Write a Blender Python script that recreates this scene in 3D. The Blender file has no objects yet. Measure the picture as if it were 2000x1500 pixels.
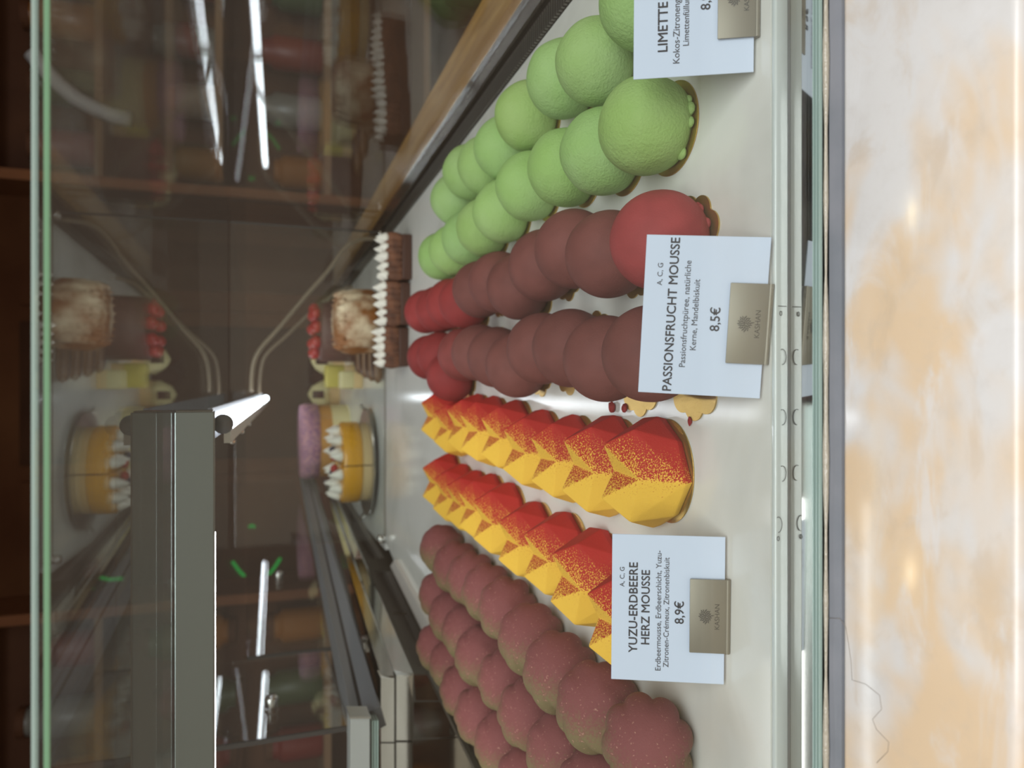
import bpy, bmesh, math, random
from mathutils import Vector, Matrix
random.seed(7)
R = math.radians
scene = bpy.context.scene
COL = scene.collection

# ------------------------------------------------------------------ camera, world, lights, exposure
F = 1450.0            # focal length in pixels of the 2000x1500 frame
CAMH = 0.29           # camera height above the marble deck (deck top is z = 0)
TH = R(19.9)          # pitch down
FWD = Vector((0, math.cos(TH), -math.sin(TH)))
UP = Vector((0, math.sin(TH), math.cos(TH)))
CAM = Vector((0, 0, CAMH))
cd = bpy.data.cameras.new('camera')
cam = bpy.data.objects.new('camera', cd); COL.objects.link(cam)
cd.sensor_fit = 'HORIZONTAL'; cd.sensor_width = 36.0; cd.lens = F / 2000 * 36.0
cd.clip_start = 0.02; cd.clip_end = 60
# the phone was held on its side: the image's right is the world's down
m = Matrix(((-UP.x, 1, -FWD.x), (-UP.y, 0, -FWD.y), (-UP.z, 0, -FWD.z))).to_4x4()
m.translation = CAM
cam.matrix_world = m
cd.dof.use_dof = True; cd.dof.focus_distance = 0.52; cd.dof.aperture_fstop = 7.0
scene.camera = cam

w = bpy.data.worlds.new('World'); scene.world = w; w.use_nodes = True
bg = w.node_tree.nodes['Background']
bg.inputs['Color'].default_value = (1.0, 0.84, 0.68, 1); bg.inputs['Strength'].default_value = 0.48
def area(name, loc, target, size, size_y, power, col):
    l = bpy.data.lights.new(name, 'AREA'); l.shape = 'RECTANGLE'; l.size = size; l.size_y = size_y; l.energy = power; l.color = col
    o = bpy.data.objects.new(name, l); COL.objects.link(o); o.location = loc
    o.rotation_euler = (Vector(target)-Vector(loc)).to_track_quat('-Z','Y').to_euler(); return o
area('mall_skylight', (0.2,-1.6,2.6), (0,0.7,0), 3.0, 2.0, 116, (0.90,0.95,1.0))
vs = scene.view_settings
vs.view_transform = 'Standard'; vs.look = 'None'; vs.gamma = 1.0; vs.use_curve_mapping = False
vs.exposure = 0.0
LED_BAR, LED_TUBE, DOWN = 7.0, 9.0, 60.0
try:
    scene.cycles.transparent_max_bounces = 40
    scene.cycles.max_bounces = 8
    scene.cycles.use_adaptive_sampling = True; scene.cycles.adaptive_threshold = 0.025
    scene.cycles.use_denoising = True
    scene.cycles.caustics_reflective = False; scene.cycles.caustics_refractive = False
except Exception: pass

# ------------------------------------------------------------------ pixel helpers (x, y in the 2000x1500 photograph)
def ray(x, y):
    return FWD + Vector((1, 0, 0)) * ((750 - y) / F) - UP * ((x - 1000) / F)
def atz(x, y, z):
    d = ray(x, y); t = (z - CAMH) / d.z
    return CAM + d * t
def atd(x, y, D):
    d = ray(x, y); return CAM + d * (D / d.y)

# ------------------------------------------------------------------ materials
def lin(c):
    return tuple(((v/255)/12.92 if v/255 <= 0.04045 else ((v/255+0.055)/1.055)**2.4) for v in c) + (1,)
MATS = {}
def mat(name, rgb=(200,200,200), rough=0.5, metal=0.0, emit=0, ecol=None, bump=None, spec=0.5, coat=0, var=None, objcol=False, sheen=0):
    if name in MATS: return MATS[name]
    M = bpy.data.materials.new(name); M.use_nodes = True
    nt = M.node_tree; b = nt.nodes['Principled BSDF']
    b.inputs['Base Color'].default_value = lin(rgb); b.inputs['Roughness'].default_value = rough
    b.inputs['Metallic'].default_value = metal; b.inputs['Specular IOR Level'].default_value = spec
    b.inputs['Coat Weight'].default_value = coat; b.inputs['Coat Roughness'].default_value = 0.08
    if sheen: b.inputs['Sheen Weight'].default_value = sheen; b.inputs['Sheen Roughness'].default_value = 0.6
    if emit:
        b.inputs['Emission Color'].default_value = lin(ecol or rgb); b.inputs['Emission Strength'].default_value = emit
    tc = nt.nodes.new('ShaderNodeTexCoord')
    if var:      # (scale, other colour, low, high)
        n = nt.nodes.new('ShaderNodeTexNoise'); n.inputs['Scale'].default_value = var[0]; n.inputs['Detail'].default_value = 6
        r = nt.nodes.new('ShaderNodeMapRange'); r.inputs[1].default_value = var[2]; r.inputs[2].default_value = var[3]
        x = nt.nodes.new('ShaderNodeMix'); x.data_type = 'RGBA'
        nt.links.new(tc.outputs['Object'], n.inputs['Vector']); nt.links.new(n.outputs['Fac'], r.inputs[0])
        nt.links.new(r.outputs[0], x.inputs[0])
        x.inputs[6].default_value = lin(rgb); x.inputs[7].default_value = lin(var[1])
        last = x.outputs[2]
        if objcol:
            oi = nt.nodes.new('ShaderNodeObjectInfo'); mu = nt.nodes.new('ShaderNodeMix'); mu.data_type = 'RGBA'; mu.blend_type = 'MULTIPLY'
            mu.inputs[0].default_value = 1
            nt.links.new(last, mu.inputs[6]); nt.links.new(oi.outputs['Color'], mu.inputs[7]); last = mu.outputs[2]
        nt.links.new(last, b.inputs['Base Color'])
    if bump:     # (scale, strength, distance)
        n = nt.nodes.new('ShaderNodeTexNoise'); n.inputs['Scale'].default_value = bump[0]; n.inputs['Detail'].default_value = 4
        bp = nt.nodes.new('ShaderNodeBump'); bp.inputs['Strength'].default_value = bump[1]; bp.inputs['Distance'].default_value = bump[2]
        nt.links.new(tc.outputs['Object'], n.inputs['Vector']); nt.links.new(n.outputs['Fac'], bp.inputs['Height'])
        nt.links.new(bp.outputs[0], b.inputs['Normal'])
    MATS[name] = M
    return M

def glass_mat(name, tint=(0.97, 0.985, 0.975), rough=0.0):
    M = bpy.data.materials.new(name); M.use_nodes = True; nt = M.node_tree
    nt.nodes.remove(nt.nodes['Principled BSDF']); out = nt.nodes['Material Output']
    t = nt.nodes.new('ShaderNodeBsdfTransparent'); t.inputs[0].default_value = (*tint, 1)
    g = nt.nodes.new('ShaderNodeBsdfGlossy'); g.inputs['Roughness'].default_value = rough
    geo = nt.nodes.new('ShaderNodeNewGeometry'); mr = nt.nodes.new('ShaderNodeMapRange')
    mr.inputs[3].default_value = 1.5; mr.inputs[4].default_value = 1/1.5
    fr = nt.nodes.new('ShaderNodeFresnel'); mx = nt.nodes.new('ShaderNodeMixShader')
    L = nt.links.new
    L(geo.outputs['Backfacing'], mr.inputs[0]); L(mr.outputs[0], fr.inputs['IOR'])
    L(fr.outputs[0], mx.inputs[0]); L(t.outputs[0], mx.inputs[1]); L(g.outputs[0], mx.inputs[2]); L(mx.outputs[0], out.inputs[0])
    return M

def ramp_mat(name, build, rough=0.5, spec=0.5, coat=0):
    """principled whose base colour (and normal) comes from build(nt, texcoord) -> (colour socket, normal socket or None)"""
    M = bpy.data.materials.new(name); M.use_nodes = True; nt = M.node_tree; b = nt.nodes['Principled BSDF']
    b.inputs['Roughness'].default_value = rough; b.inputs['Specular IOR Level'].default_value = spec
    b.inputs['Coat Weight'].default_value = coat; b.inputs['Coat Roughness'].default_value = 0.05
    tc = nt.nodes.new('ShaderNodeTexCoord')
    c, n = build(nt, tc)
    nt.links.new(c, b.inputs['Base Color'])
    if n: nt.links.new(n, b.inputs['Normal'])
    return M
def N(nt, typ, **kw):
    n = nt.nodes.new(typ)
    for k, v in kw.items(): setattr(n, k, v)
    return n
def noise(nt, vec, scale, detail=5, rough=0.5, dist=0):
    n = N(nt, 'ShaderNodeTexNoise'); n.inputs['Scale'].default_value = scale; n.inputs['Detail'].default_value = detail
    n.inputs['Roughness'].default_value = rough; n.inputs['Distortion'].default_value = dist
    nt.links.new(vec, n.inputs['Vector']); return n.outputs['Fac']
def mapr(nt, s, a, b, c=0.0, d=1.0, smooth=False):
    n = N(nt, 'ShaderNodeMapRange'); n.inputs[1].default_value = a; n.inputs[2].default_value = b
    n.inputs[3].default_value = c; n.inputs[4].default_value = d
    if smooth: n.interpolation_type = 'SMOOTHSTEP'
    nt.links.new(s, n.inputs[0]); return n.outputs[0]
def mixc(nt, f, a, b):
    n = N(nt, 'ShaderNodeMix', data_type='RGBA'); nt.links.new(f, n.inputs[0])
    for k, v in ((6, a), (7, b)):
        if isinstance(v, tuple): n.inputs[k].default_value = lin(v)
        else: nt.links.new(v, n.inputs[k])
    return n.outputs[2]
def maths(nt, op, a, b=0.0):
    n = N(nt, 'ShaderNodeMath', operation=op)
    for k, v in ((0, a), (1, b)):
        if isinstance(v, (int, float)): n.inputs[k].default_value = v
        else: nt.links.new(v, n.inputs[k])
    return n.outputs[0]
def bumpn(nt, h, s, d):
    n = N(nt, 'ShaderNodeBump'); n.inputs['Strength'].default_value = s; n.inputs['Distance'].default_value = d
    nt.links.new(h, n.inputs['Height']); return n.outputs[0]
def mapping(nt, vec, rot=(0,0,0), sc=(1,1,1)):
    n = N(nt, 'ShaderNodeMapping'); n.inputs['Rotation'].default_value = rot; n.inputs['Scale'].default_value = sc
    nt.links.new(vec, n.inputs['Vector']); return n.outputs[0]

GLASS = glass_mat('clear_glass')
GLASS_EDGE = mat('green_glass_edge', (168,190,181), 0.15, spec=0.8)
STEEL = mat('brushed_steel', (190,190,186), 0.28, 1.0)
MIRROR = mat('polished_steel', (205,203,198), 0.06, 1.0)
STEEL_GREY = mat('grey_anodised', (122,124,128), 0.5, 0.35)
STEEL_DARK = mat('dark_bronze', (104,99,90), 0.3, 0.7)
CHANNEL = mat('channel_bronze', (124,114,100), 0.14, 0.9)
BLACKGAP = mat('dark_gap', (45,38,34), 0.7)
HOLDER = mat('brushed_card_holder', (140,134,120), 0.5, 0.6, bump=(900,0.05,0.0002))
PAPER = mat('card_paper', (206,218,238), 0.6)
INK = mat('dark_print', (52,50,56), 0.6)
INK2 = mat('grey_print', (84,84,90), 0.6)
ENGRAVE = mat('dark_engraving', (66,62,56), 0.5)
GOLD = mat('gold_foil_board', (205,170,95), 0.28, 0.9, bump=(600,0.35,0.0004))
WHITE_LED = mat('led_tube_light', (255,255,255), 0.4, emit=LED_TUBE, ecol=(240,244,255))
BAR_LED = mat('led_strip_light', (255,255,255), 0.4, emit=LED_BAR, ecol=(250,252,255))
SILICONE = mat('grey_stone_strip', (142,144,150), 0.5, var=(30,(128,132,138),0.35,0.7))
WHITE = mat('white_cream', (240,234,222), 0.5)
CHOC = mat('dark_chocolate', (70,38,26), 0.4)
NOUGAT = mat('nougat_brown', (122,76,52), 0.7, var=(40,(74,42,30),0.38,0.62))
TOAST = mat('toasted_meringue', (232,214,180), 0.6, var=(16,(140,84,28),0.36,0.55))
ECLAIR = mat('eclair_brown', (110,74,46), 0.4, var=(25,(140,100,66),0.4,0.7))
YELLOW = mat('yellow_glaze', (226,160,22), 0.2)
SPONGE = mat('cream_sponge', (228,196,140), 0.7)
PINKCONF = mat('pink_sprinkles', (206,150,160), 0.7, var=(120,(160,110,150),0.4,0.6))
REDBERRY = mat('red_berry', (176,30,26), 0.35)
LEMON = mat('lemon_icing', (214,198,90), 0.5)
PALE = mat('pale_cream', (226,214,160), 0.6)
WOOD = ramp_mat('counter_wood', lambda nt, tc: (mixc(nt, mapr(nt, noise(nt, mapping(nt, tc.outputs['Object'], sc=(14,1.2,14)), 4, 6, 0.6, 0.6), 0.3, 0.7), (150,104,52), (196,150,86)), None), 0.4)
SHOPDARK = mat('shop_brown', (112,66,36), 0.8, var=(1.6,(140,92,56),0.35,0.7))
SHOPDARK2 = mat('shop_dark', (80,48,28), 0.8, var=(2.2,(108,70,44),0.35,0.7))
GLINT = mat('green_glint', (30,150,60), 0.4, emit=0.45, ecol=(30,200,80))  # glow imitates green reflections in the glass
ACRYL = mat('bent_acrylic', (128,110,90), 0.3, spec=0.5)
TERRA = mat('tan_box', (140,112,84), 0.8)

def marble(nt, tc):
    v = tc.outputs['Object']
    a = mapr(nt, noise(nt, v, 5, 6, 0.55, 0.8), 0.40, 0.72, smooth=True)
    c = mixc(nt, a, (230,228,221), (208,206,198))
    st = mapr(nt, noise(nt, v, 9, 3, 0.5, 0.3), 0.66, 0.80, 0, 0.55, True)
    c = mixc(nt, st, c, (178,158,134))
    return c, None
MARBLE = ramp_mat('white_marble', marble, 0.13, 0.5)
def onyx(nt, tc):
    o = tc.outputs['Object']
    v = mapping(nt, o, rot=(0,0,R(24)), sc=(1.0,1.5,1.0))
    sx = N(nt, 'ShaderNodeSeparateXYZ'); nt.links.new(o, sx.inputs[0])
    bias = mapr(nt, sx.outputs[0], 0.20, 0.02, -0.10, 0.06, True)
    big = mapr(nt, maths(nt, 'ADD', noise(nt, v, 10, 3, 0.5, 0.5), bias), 0.42, 0.60, smooth=True)
    c = mixc(nt, big, (224,221,217), (230,203,168))
    dk = mapr(nt, noise(nt, v, 21, 5, 0.55, 0.8), 0.52, 0.72, 0, 0.45, True)
    c = mixc(nt, dk, c, (206,184,156))
    cl = mapr(nt, noise(nt, mapping(nt, o, rot=(0,0,R(24)), sc=(0.7,1.9,1.0)), 16, 6, 0.6, 0.7), 0.54, 0.70, 0, 0.7, True)
    c = mixc(nt, cl, c, (230,228,226))
    fi = mapr(nt, noise(nt, o, 70, 6, 0.65), 0.45, 0.8, 0, 0.25, True)
    c = mixc(nt, fi, c, (196,188,178))
    return c, None
ONYX = ramp_mat('honey_onyx', onyx, 0.12, 0.5)

def velvet(name, base, other, scale=30, bs=0.5, bd=0.0006, fine=700, objcol=False, rough=0.7):
    def f(nt, tc):
        v = tc.outputs['Object']
        c = mixc(nt, mapr(nt, noise(nt, v, scale, 4), 0.35, 0.7), base, other)
        if objcol:
            oi = N(nt, 'ShaderNodeObjectInfo'); mu = N(nt, 'ShaderNodeMix', data_type='RGBA', blend_type='MULTIPLY'); mu.inputs[0].default_value = 1
            nt.links.new(c, mu.inputs[6]); nt.links.new(oi.outputs['Color'], mu.inputs[7]); c = mu.outputs[2]
        h = maths(nt, 'ADD', noise(nt, v, fine, 3), maths(nt, 'MULTIPLY', noise(nt, v, fine/6, 3), 1.6))
        return c, bumpn(nt, h, bs, bd)
    return ramp_mat(name, f, rough, 0.3)
LIME = velvet('lime_velvet', (154,187,116), (166,195,134), 25, 0.7, 0.0010, 500, True)
PASSION = velvet('passion_velvet', (255,255,255), (228,226,226), 40, 0.4, 0.0005, 900, True)
def peachf(nt, tc):
    v = tc.outputs['Object']
    sx = N(nt, 'ShaderNodeSeparateXYZ'); nt.links.new(v, sx.inputs[0])
    d = maths(nt, 'ADD', maths(nt, 'MULTIPLY', sx.outputs[0], 16), maths(nt, 'MULTIPLY', sx.outputs[1], -9))
    d = maths(nt, 'ADD', d, maths(nt, 'MULTIPLY', sx.outputs[2], 6))
    d = maths(nt, 'ADD', d, maths(nt, 'MULTIPLY', noise(nt, v, 420, 3), 0.8))
    c = mixc(nt, mapr(nt, d, 0.46, 1.04, smooth=True), (128,114,80), (134,76,76))
    fl = mapr(nt, noise(nt, v, 420, 2), 0.64, 0.74, 0, 0.75)
    c = mixc(nt, fl, c, (196,150,130))
    h = maths(nt, 'ADD', noise(nt, v, 700, 3), noise(nt, v, 120, 3))
    return c, bumpn(nt, h, 0.4, 0.0006)
PEACH = ramp_mat('peach_velvet', peachf, 0.75, 0.25)
def heartf(nt, tc):
    v = tc.outputs['Object']
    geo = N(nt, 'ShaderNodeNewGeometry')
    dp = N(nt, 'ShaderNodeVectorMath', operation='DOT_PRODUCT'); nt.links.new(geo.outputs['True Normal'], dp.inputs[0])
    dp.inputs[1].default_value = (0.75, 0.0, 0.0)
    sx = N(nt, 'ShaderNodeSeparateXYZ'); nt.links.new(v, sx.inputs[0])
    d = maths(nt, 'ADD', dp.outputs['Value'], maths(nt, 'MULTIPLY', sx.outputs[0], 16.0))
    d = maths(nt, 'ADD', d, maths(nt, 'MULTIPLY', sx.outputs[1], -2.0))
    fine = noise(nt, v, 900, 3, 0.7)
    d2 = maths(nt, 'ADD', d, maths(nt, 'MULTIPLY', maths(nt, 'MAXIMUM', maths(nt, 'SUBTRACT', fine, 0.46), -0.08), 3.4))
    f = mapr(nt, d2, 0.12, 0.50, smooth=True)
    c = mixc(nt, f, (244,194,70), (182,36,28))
    h = maths(nt, 'ADD', noise(nt, v, 900, 3), noise(nt, v, 150, 3))
    return c, bumpn(nt, h, 0.4, 0.0006)
HEART = ramp_mat('yuzu_velvet', heartf, 0.7, 0.3)

# ------------------------------------------------------------------ mesh builder
class MB:
    def __init__(s): s.v = []; s.f = []
    def add(s, vs, fs):
        o = len(s.v); s.v += [tuple(p) for p in vs]; s.f += [tuple(i + o for i in f) for f in fs]; return s
    def hexa(s, p):      # 8 points: bottom 4 ccw, top 4 ccw
        return s.add(p, [(3,2,1,0),(4,5,6,7),(0,1,5,4),(1,2,6,5),(2,3,7,6),(3,0,4,7)])
    def box(s, lo, hi):
        x0,y0,z0 = lo; x1,y1,z1 = hi
        return s.hexa([(x0,y0,z0),(x1,y0,z0),(x1,y1,z0),(x0,y1,z0),(x0,y0,z1),(x1,y0,z1),(x1,y1,z1),(x0,y1,z1)])
    def bbox(s, lo, hi, b=0.002, seg=2):
        bm = bmesh.new(); bmesh.ops.create_cube(bm, size=1)
        for v in bm.verts: v.co = Vector([(lo[i]+hi[i])/2 + v.co[i]*(hi[i]-lo[i]) for i in range(3)])
        bmesh.ops.bevel(bm, geom=bm.edges[:], offset=b, segments=seg, affect='EDGES', profile=0.5)
        bm.verts.index_update()
        s.add([v.co[:] for v in bm.verts], [[v.index for v in f.verts] for f in bm.faces]); bm.free(); return s
    def prism(s, poly, z0, z1):
        n = len(poly)
        vs = [(p[0],p[1],z0) for p in poly] + [(p[0],p[1],z1) for p in poly]
        fs = [tuple(range(n-1,-1,-1)), tuple(range(n,2*n))] + [(i,(i+1)%n,n+(i+1)%n,n+i) for i in range(n)]
        return s.add(vs, fs)
    def beam(s, a, b, w, h):     # rectangular bar from a to b; w sideways, h in z
        a = Vector(a); b = Vector(b); d = (b-a).normalized(); sd = d.cross(Vector((0,0,1))).normalized()*w/2; u = Vector((0,0,h/2))
        return s.hexa([a+sd-u, b+sd-u, b-sd-u, a-sd-u, a+sd+u, b+sd+u, b-sd+u, a-sd+u])
    def tube(s, pts, r, n=10, closed=False):
        pts = [Vector(p) for p in pts]; rings = []; m_ = len(pts)
        for i, p in enumerate(pts):
            if closed: t = pts[(i+1)%m_] - pts[i-1]
            else: t = pts[min(i+1,m_-1)] - pts[max(i-1,0)]
            t.normalize(); a = t.cross(Vector((0.13,0.21,0.97)))
            if a.length < 1e-3: a = t.cross(Vector((1,0,0)))
            a.normalize(); b = t.cross(a)
            rr = r[i] if isinstance(r, (list,tuple)) else r
            rings.append([p + a*math.cos(2*math.pi*k/n)*rr + b*math.sin(2*math.pi*k/n)*rr for k in range(n)])
        vs = [q for g in rings for q in g]; fs = []
        for i in range(m_ if closed else m_-1):
            j = (i+1) % m_
            for k in range(n): fs.append((i*n+k, i*n+(k+1)%n, j*n+(k+1)%n, j*n+k))
        if not closed: fs += [tuple(range(n-1,-1,-1)), tuple(range((m_-1)*n, m_*n))]
        return s.add(vs, fs)
    def lathe(s, prof, n=32, c=(0,0,0), a0=0, a1=2*math.pi, wob=None):
        full = abs(a1-a0-2*math.pi) < 1e-6; k = n if full else n+1
        vs = []; fs = []
        for i in range(k):
            a = a0 + (a1-a0)*i/n
            for (r, z) in prof:
                rr = r*(wob(a, z) if wob else 1); vs.append((c[0]+rr*math.cos(a), c[1]+rr*math.sin(a), c[2]+z))
        q = len(prof)
        for i in range(n):
            j = (i+1) % k
            for p in range(q-1): fs.append((i*q+p, j*q+p, j*q+p+1, i*q+p+1))
        if not full: fs += [tuple(range(q)), tuple((k-1)*q + t for t in range(q-1,-1,-1))]
        return s.add(vs, fs)
    def ball(s, c, r, nu=20, nv=12, sc=(1,1,1), fn=None):
        vs = []; fs = []
        for j in range(nv+1):
            ph = math.pi*j/nv
            for i in range(nu):
                a = 2*math.pi*i/nu; d = Vector((math.sin(ph)*math.cos(a), math.sin(ph)*math.sin(a), math.cos(ph)))
                rr = r*(fn(d) if fn else 1); vs.append((c[0]+d.x*rr*sc[0], c[1]+d.y*rr*sc[1], c[2]+d.z*rr*sc[2]))
        for j in range(nv):
            for i in range(nu): fs.append((j*nu+i, (j+1)*nu+i, (j+1)*nu+(i+1)%nu, j*nu+(i+1)%nu))
        return s.add(vs, fs)
    def mesh(s, name, material, smooth=False):
        me = bpy.data.meshes.new(name); me.from_pydata(s.v, [], s.f); me.materials.append(material)
        bm = bmesh.new(); bm.from_mesh(me); bmesh.ops.remove_doubles(bm, verts=bm.verts, dist=1e-6)
        bmesh.ops.recalc_face_normals(bm, faces=bm.faces); bm.to_mesh(me); bm.free()
        if smooth:
            for p in me.polygons: p.use_smooth = True
            if smooth == 'auto': me.set_sharp_from_angle(angle=R(40))
        return me
    def build(s, name, material, parent=None, smooth=False, world=True):
        if world and parent:
            o = Vector((0,0,0)); q = parent
            while q: o += q.location; q = q.parent
            s.v = [(p[0]-o.x, p[1]-o.y, p[2]-o.z) for p in s.v]
        return link(name, s.mesh(name, material, smooth), parent)
def link(name, data, parent=None):
    o = bpy.data.objects.new(name, data); COL.objects.link(o)
    if parent: o.parent = parent
    return o
def tag(o, label=None, cat=None, group=None, kind=None):
    if label: o['label'] = label
    if cat: o['category'] = cat
    if group: o['group'] = group
    if kind: o['kind'] = kind
    return o
def thing(name, loc, label, cat, group=None, rot=(0,0,0)):
    o = link(name, None); o.location = loc; o.rotation_euler = rot; o.empty_display_size = 0.02
    return tag(o, label, cat, group)

# ------------------------------------------------------------------ the shop room (setting)
FLOOR_Z, CEIL_Z, BACK_Y = -1.0, 1.9, 4.6
def struct(name, mb, m_, parent=None):
    o = mb.build(name, m_, parent)
    if not parent: o['kind'] = 'structure'
    return o
struct('floor', MB().box((-8,-9,FLOOR_Z-0.05),(8,BACK_Y+0.1,FLOOR_Z)), mat('shop_floor',(168,158,146),0.6))
struct('ceiling', MB().box((-3.2,0.35,CEIL_Z),(3.2,BACK_Y+0.1,CEIL_Z+0.05)), mat('shop_ceiling',(84,76,66),0.9))
wb = struct('wall_back', MB().box((-3.2,BACK_Y,FLOOR_Z),(3.2,BACK_Y+0.1,CEIL_Z)), SHOPDARK)
struct('wall_left', MB().box((-3.2,0.2,FLOOR_Z),(-3.1,BACK_Y,CEIL_Z)), SHOPDARK2)
struct('wall_right', MB().box((3.1,0.2,FLOOR_Z),(3.2,BACK_Y,CEIL_Z)), SHOPDARK)
for i, x in enumerate((-2.6,-1.75,-0.9,-0.05,0.8,1.65,2.5)):
    p = MB().box((x-0.38,BACK_Y-0.03,-0.6),(x+0.38,BACK_Y,1.4)).build('wall_panel', SHOPDARK2 if i % 2 else SHOPDARK, wb)

# ceiling downlights: their reflections are the two bright dots on the onyx
for k, (x, lab) in enumerate(((-0.67,'small round ceiling downlight mirrored in the onyx, left of the pair'),(0.685,'small round ceiling downlight mirrored in the onyx, right of the pair'))):
    t = thing('ceiling_downlight', (x,2.05,CEIL_Z-0.012), lab, 'downlight', 'ceiling downlights over the case')
    MB().lathe([(0.035,0.012),(0.05,0.012),(0.05,0.002),(0.046,0.0),(0.036,0.0),(0.035,0.006)],28).build('trim_ring', STEEL, t, 'auto', world=False)
    MB().lathe([(0.0,0.004),(0.036,0.004),(0.036,0.010),(0,0.010)],24).build('lens', mat('warm_lamp',(255,225,170),0.4,emit=DOWN,ecol=(255,222,165)), t, world=False)

# ------------------------------------------------------------------ display case
DECK_F, DECK_B = 0.354, 1.604
def topz(y): return 0.36 - 0.034*(y-0.343)
case = thing('display_case', (0,1.4,FLOOR_Z), 'glass pastry display case with polished steel sill on a stone counter', 'display case')
MB().box((-1.1,0.362,FLOOR_Z),(0.30,2.65,-0.03)).build('carcass', mat('case_carcass',(90,84,76),0.6), case)
MB().box((-1.1,0.3265,-0.03),(0.9,0.3525,-0.0102)).build('polished_sill', MIRROR, case)
fg = MB().box((-1.1,0.3268,-0.0100),(0.9,0.3323,0.3645)).build('front_glass', GLASS, case)
tag(fg, 'clear upright front glass')
for ye in (0.3267,0.3290,0.3314):
    MB().box((-1.1,ye,-0.0101),(0.9,ye+0.0009,-0.0085)).build('glass_edge', GLASS_EDGE, fg)
for ye in (0.3266,0.3316):
    MB().box((-1.1,ye,0.3645),(0.9,ye+0.0009,0.3655)).build('glass_edge', GLASS_EDGE, fg)
sgx = lambda y: 0.398 - 0.052*(y-0.7)     # foot line of the right side pane
tg = MB(); y0, y1, th = 0.3335, 2.62, 0.006
xr0, xr1 = sgx(y0)+0.01, sgx(y1)+0.01
tg.hexa([(-1.1,y0,topz(y0)),(xr0,y0,topz(y0)),(xr1,y1,topz(y1)),(-1.1,y1,topz(y1)),(-1.1,y0,topz(y0)+th),(xr0,y0,topz(y0)+th),(xr1,y1,topz(y1)+th),(-1.1,y1,topz(y1)+th)])
tgo = tg.build('top_glass', GLASS, case)
MB().box((-1.1,0.3325,topz(y0)+0.0004),(xr0,0.3334,topz(y0)+0.0024)).build('glass_edge', mat('bright_glass_edge',(140,190,150),0.1,spec=0.8), tgo)
sg = MB()
a, b = (sgx(0.36),0.36), (sgx(2.6),2.6); t_ = 0.006
sg.hexa([(a[0],a[1],0.012),(a[0]+t_,a[1],0.012),(b[0]+t_,b[1],0.012),(b[0],b[1],0.012),(a[0],a[1],topz(a[1])-0.001),(a[0]+t_,a[1],topz(a[1])-0.001),(b[0]+t_,b[1],topz(b[1])-0.001),(b[0],b[1],topz(b[1])-0.001)])
tag(sg.build('side_glass', GLASS, case), 'clear right side pane in a bronze channel')
# bronze floor channel and ribbed vent grille along the right side pane
def side_strip(off0, off1, z0, z1, ya=0.36, yb=2.6):
    return MB().hexa([(sgx(ya)+off0,ya,z0),(sgx(ya)+off1,ya,z0),(sgx(yb)+off1,yb,z0),(sgx(yb)+off0,yb,z0),(sgx(ya)+off0,ya,z1),(sgx(ya)+off1,ya,z1),(sgx(yb)+off1,yb,z1),(sgx(yb)+off0,yb,z1)])
side_strip(-0.016,0.012,-0.03,0.011).build('channel', CHANNEL, case)
side_strip(-0.020,-0.016,-0.03,0.002).build('channel_gap', BLACKGAP, case)
gr = MB(); y = 0.365
while y < 2.58:
    gr.box((sgx(y)-0.041, y, 0.0003), (sgx(y)-0.021, y+0.0030, 0.0045)); y += 0.0058
vg = gr.build('vent_grille', STEEL_DARK, case); vg['kind'] = 'stuff'
side_strip(-0.041,-0.0205,-0.03,0.0008).build('grille_bed', BLACKGAP, case)

# marble deck the pastries stand on
LX0, LX1 = -0.56, -0.325
dk = thing('marble_deck', (0,0.98,-0.016), 'white marble deck carrying the pastry columns, front section behind the price cards', 'shelf')
dm = MB()
dm.prism([(-1.05,DECK_F+0.003),(sgx(DECK_F)-0.042,DECK_F+0.003),(sgx(DECK_B)-0.042,DECK_B),(-0.34,DECK_B),(-0.55,0.72),(-1.05,0.72)], -0.016, 0.0)
dm.build('slab', MARBLE, dk)
MB().bbox((-1.05,DECK_F-0.001,-0.0101),(0.5,DECK_F+0.003,-0.0003),0.0014,3).build('edge_strip', mat('pale_teal_edge',(206,213,210),0.15,spec=0.7,coat=0.5), dk, 'auto')
markm = mat('thin_mark',(96,98,98),0.7)  # thin grey curved marks along the front edge of the deck
for (px, py, kind) in ((1525,612,'o'),(1528,697,'c'),(1528,815,'c'),(1528,925,'c'),(1520,1025,'c'),(1520,1052,'o'),(1528,598,'l')):
    c = atd(px, py, DECK_F-0.0014)
    rr = {'o':0.0013,'c':0.0045,'l':0.004}[kind]
    pts = []
    for k in range(13):
        an = {'o':2*math.pi*k/12,'c':R(180)+R(200)*k/12,'l':0}[kind]
        if kind == 'l': pts.append((c.x, c.y, c.z-0.003+0.006*k/12))
        else: pts.append((c.x+rr*math.cos(an), c.y, c.z+0.6*rr*math.sin(an)))
    MB().tube(pts, 0.00022, 5).build('thin_mark', markm, dk)
rd = thing('marble_deck', (0,2.1,-0.016), 'white marble deck beyond the glass divider, under the cut cakes', 'shelf')
MB().prism([(-0.36,DECK_B+0.006),(sgx(DECK_B)-0.042,DECK_B+0.006),(sgx(2.6)-0.042,2.6),(-0.36,2.6)], -0.016, 0.0).build('slab', MARBLE, rd)

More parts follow.
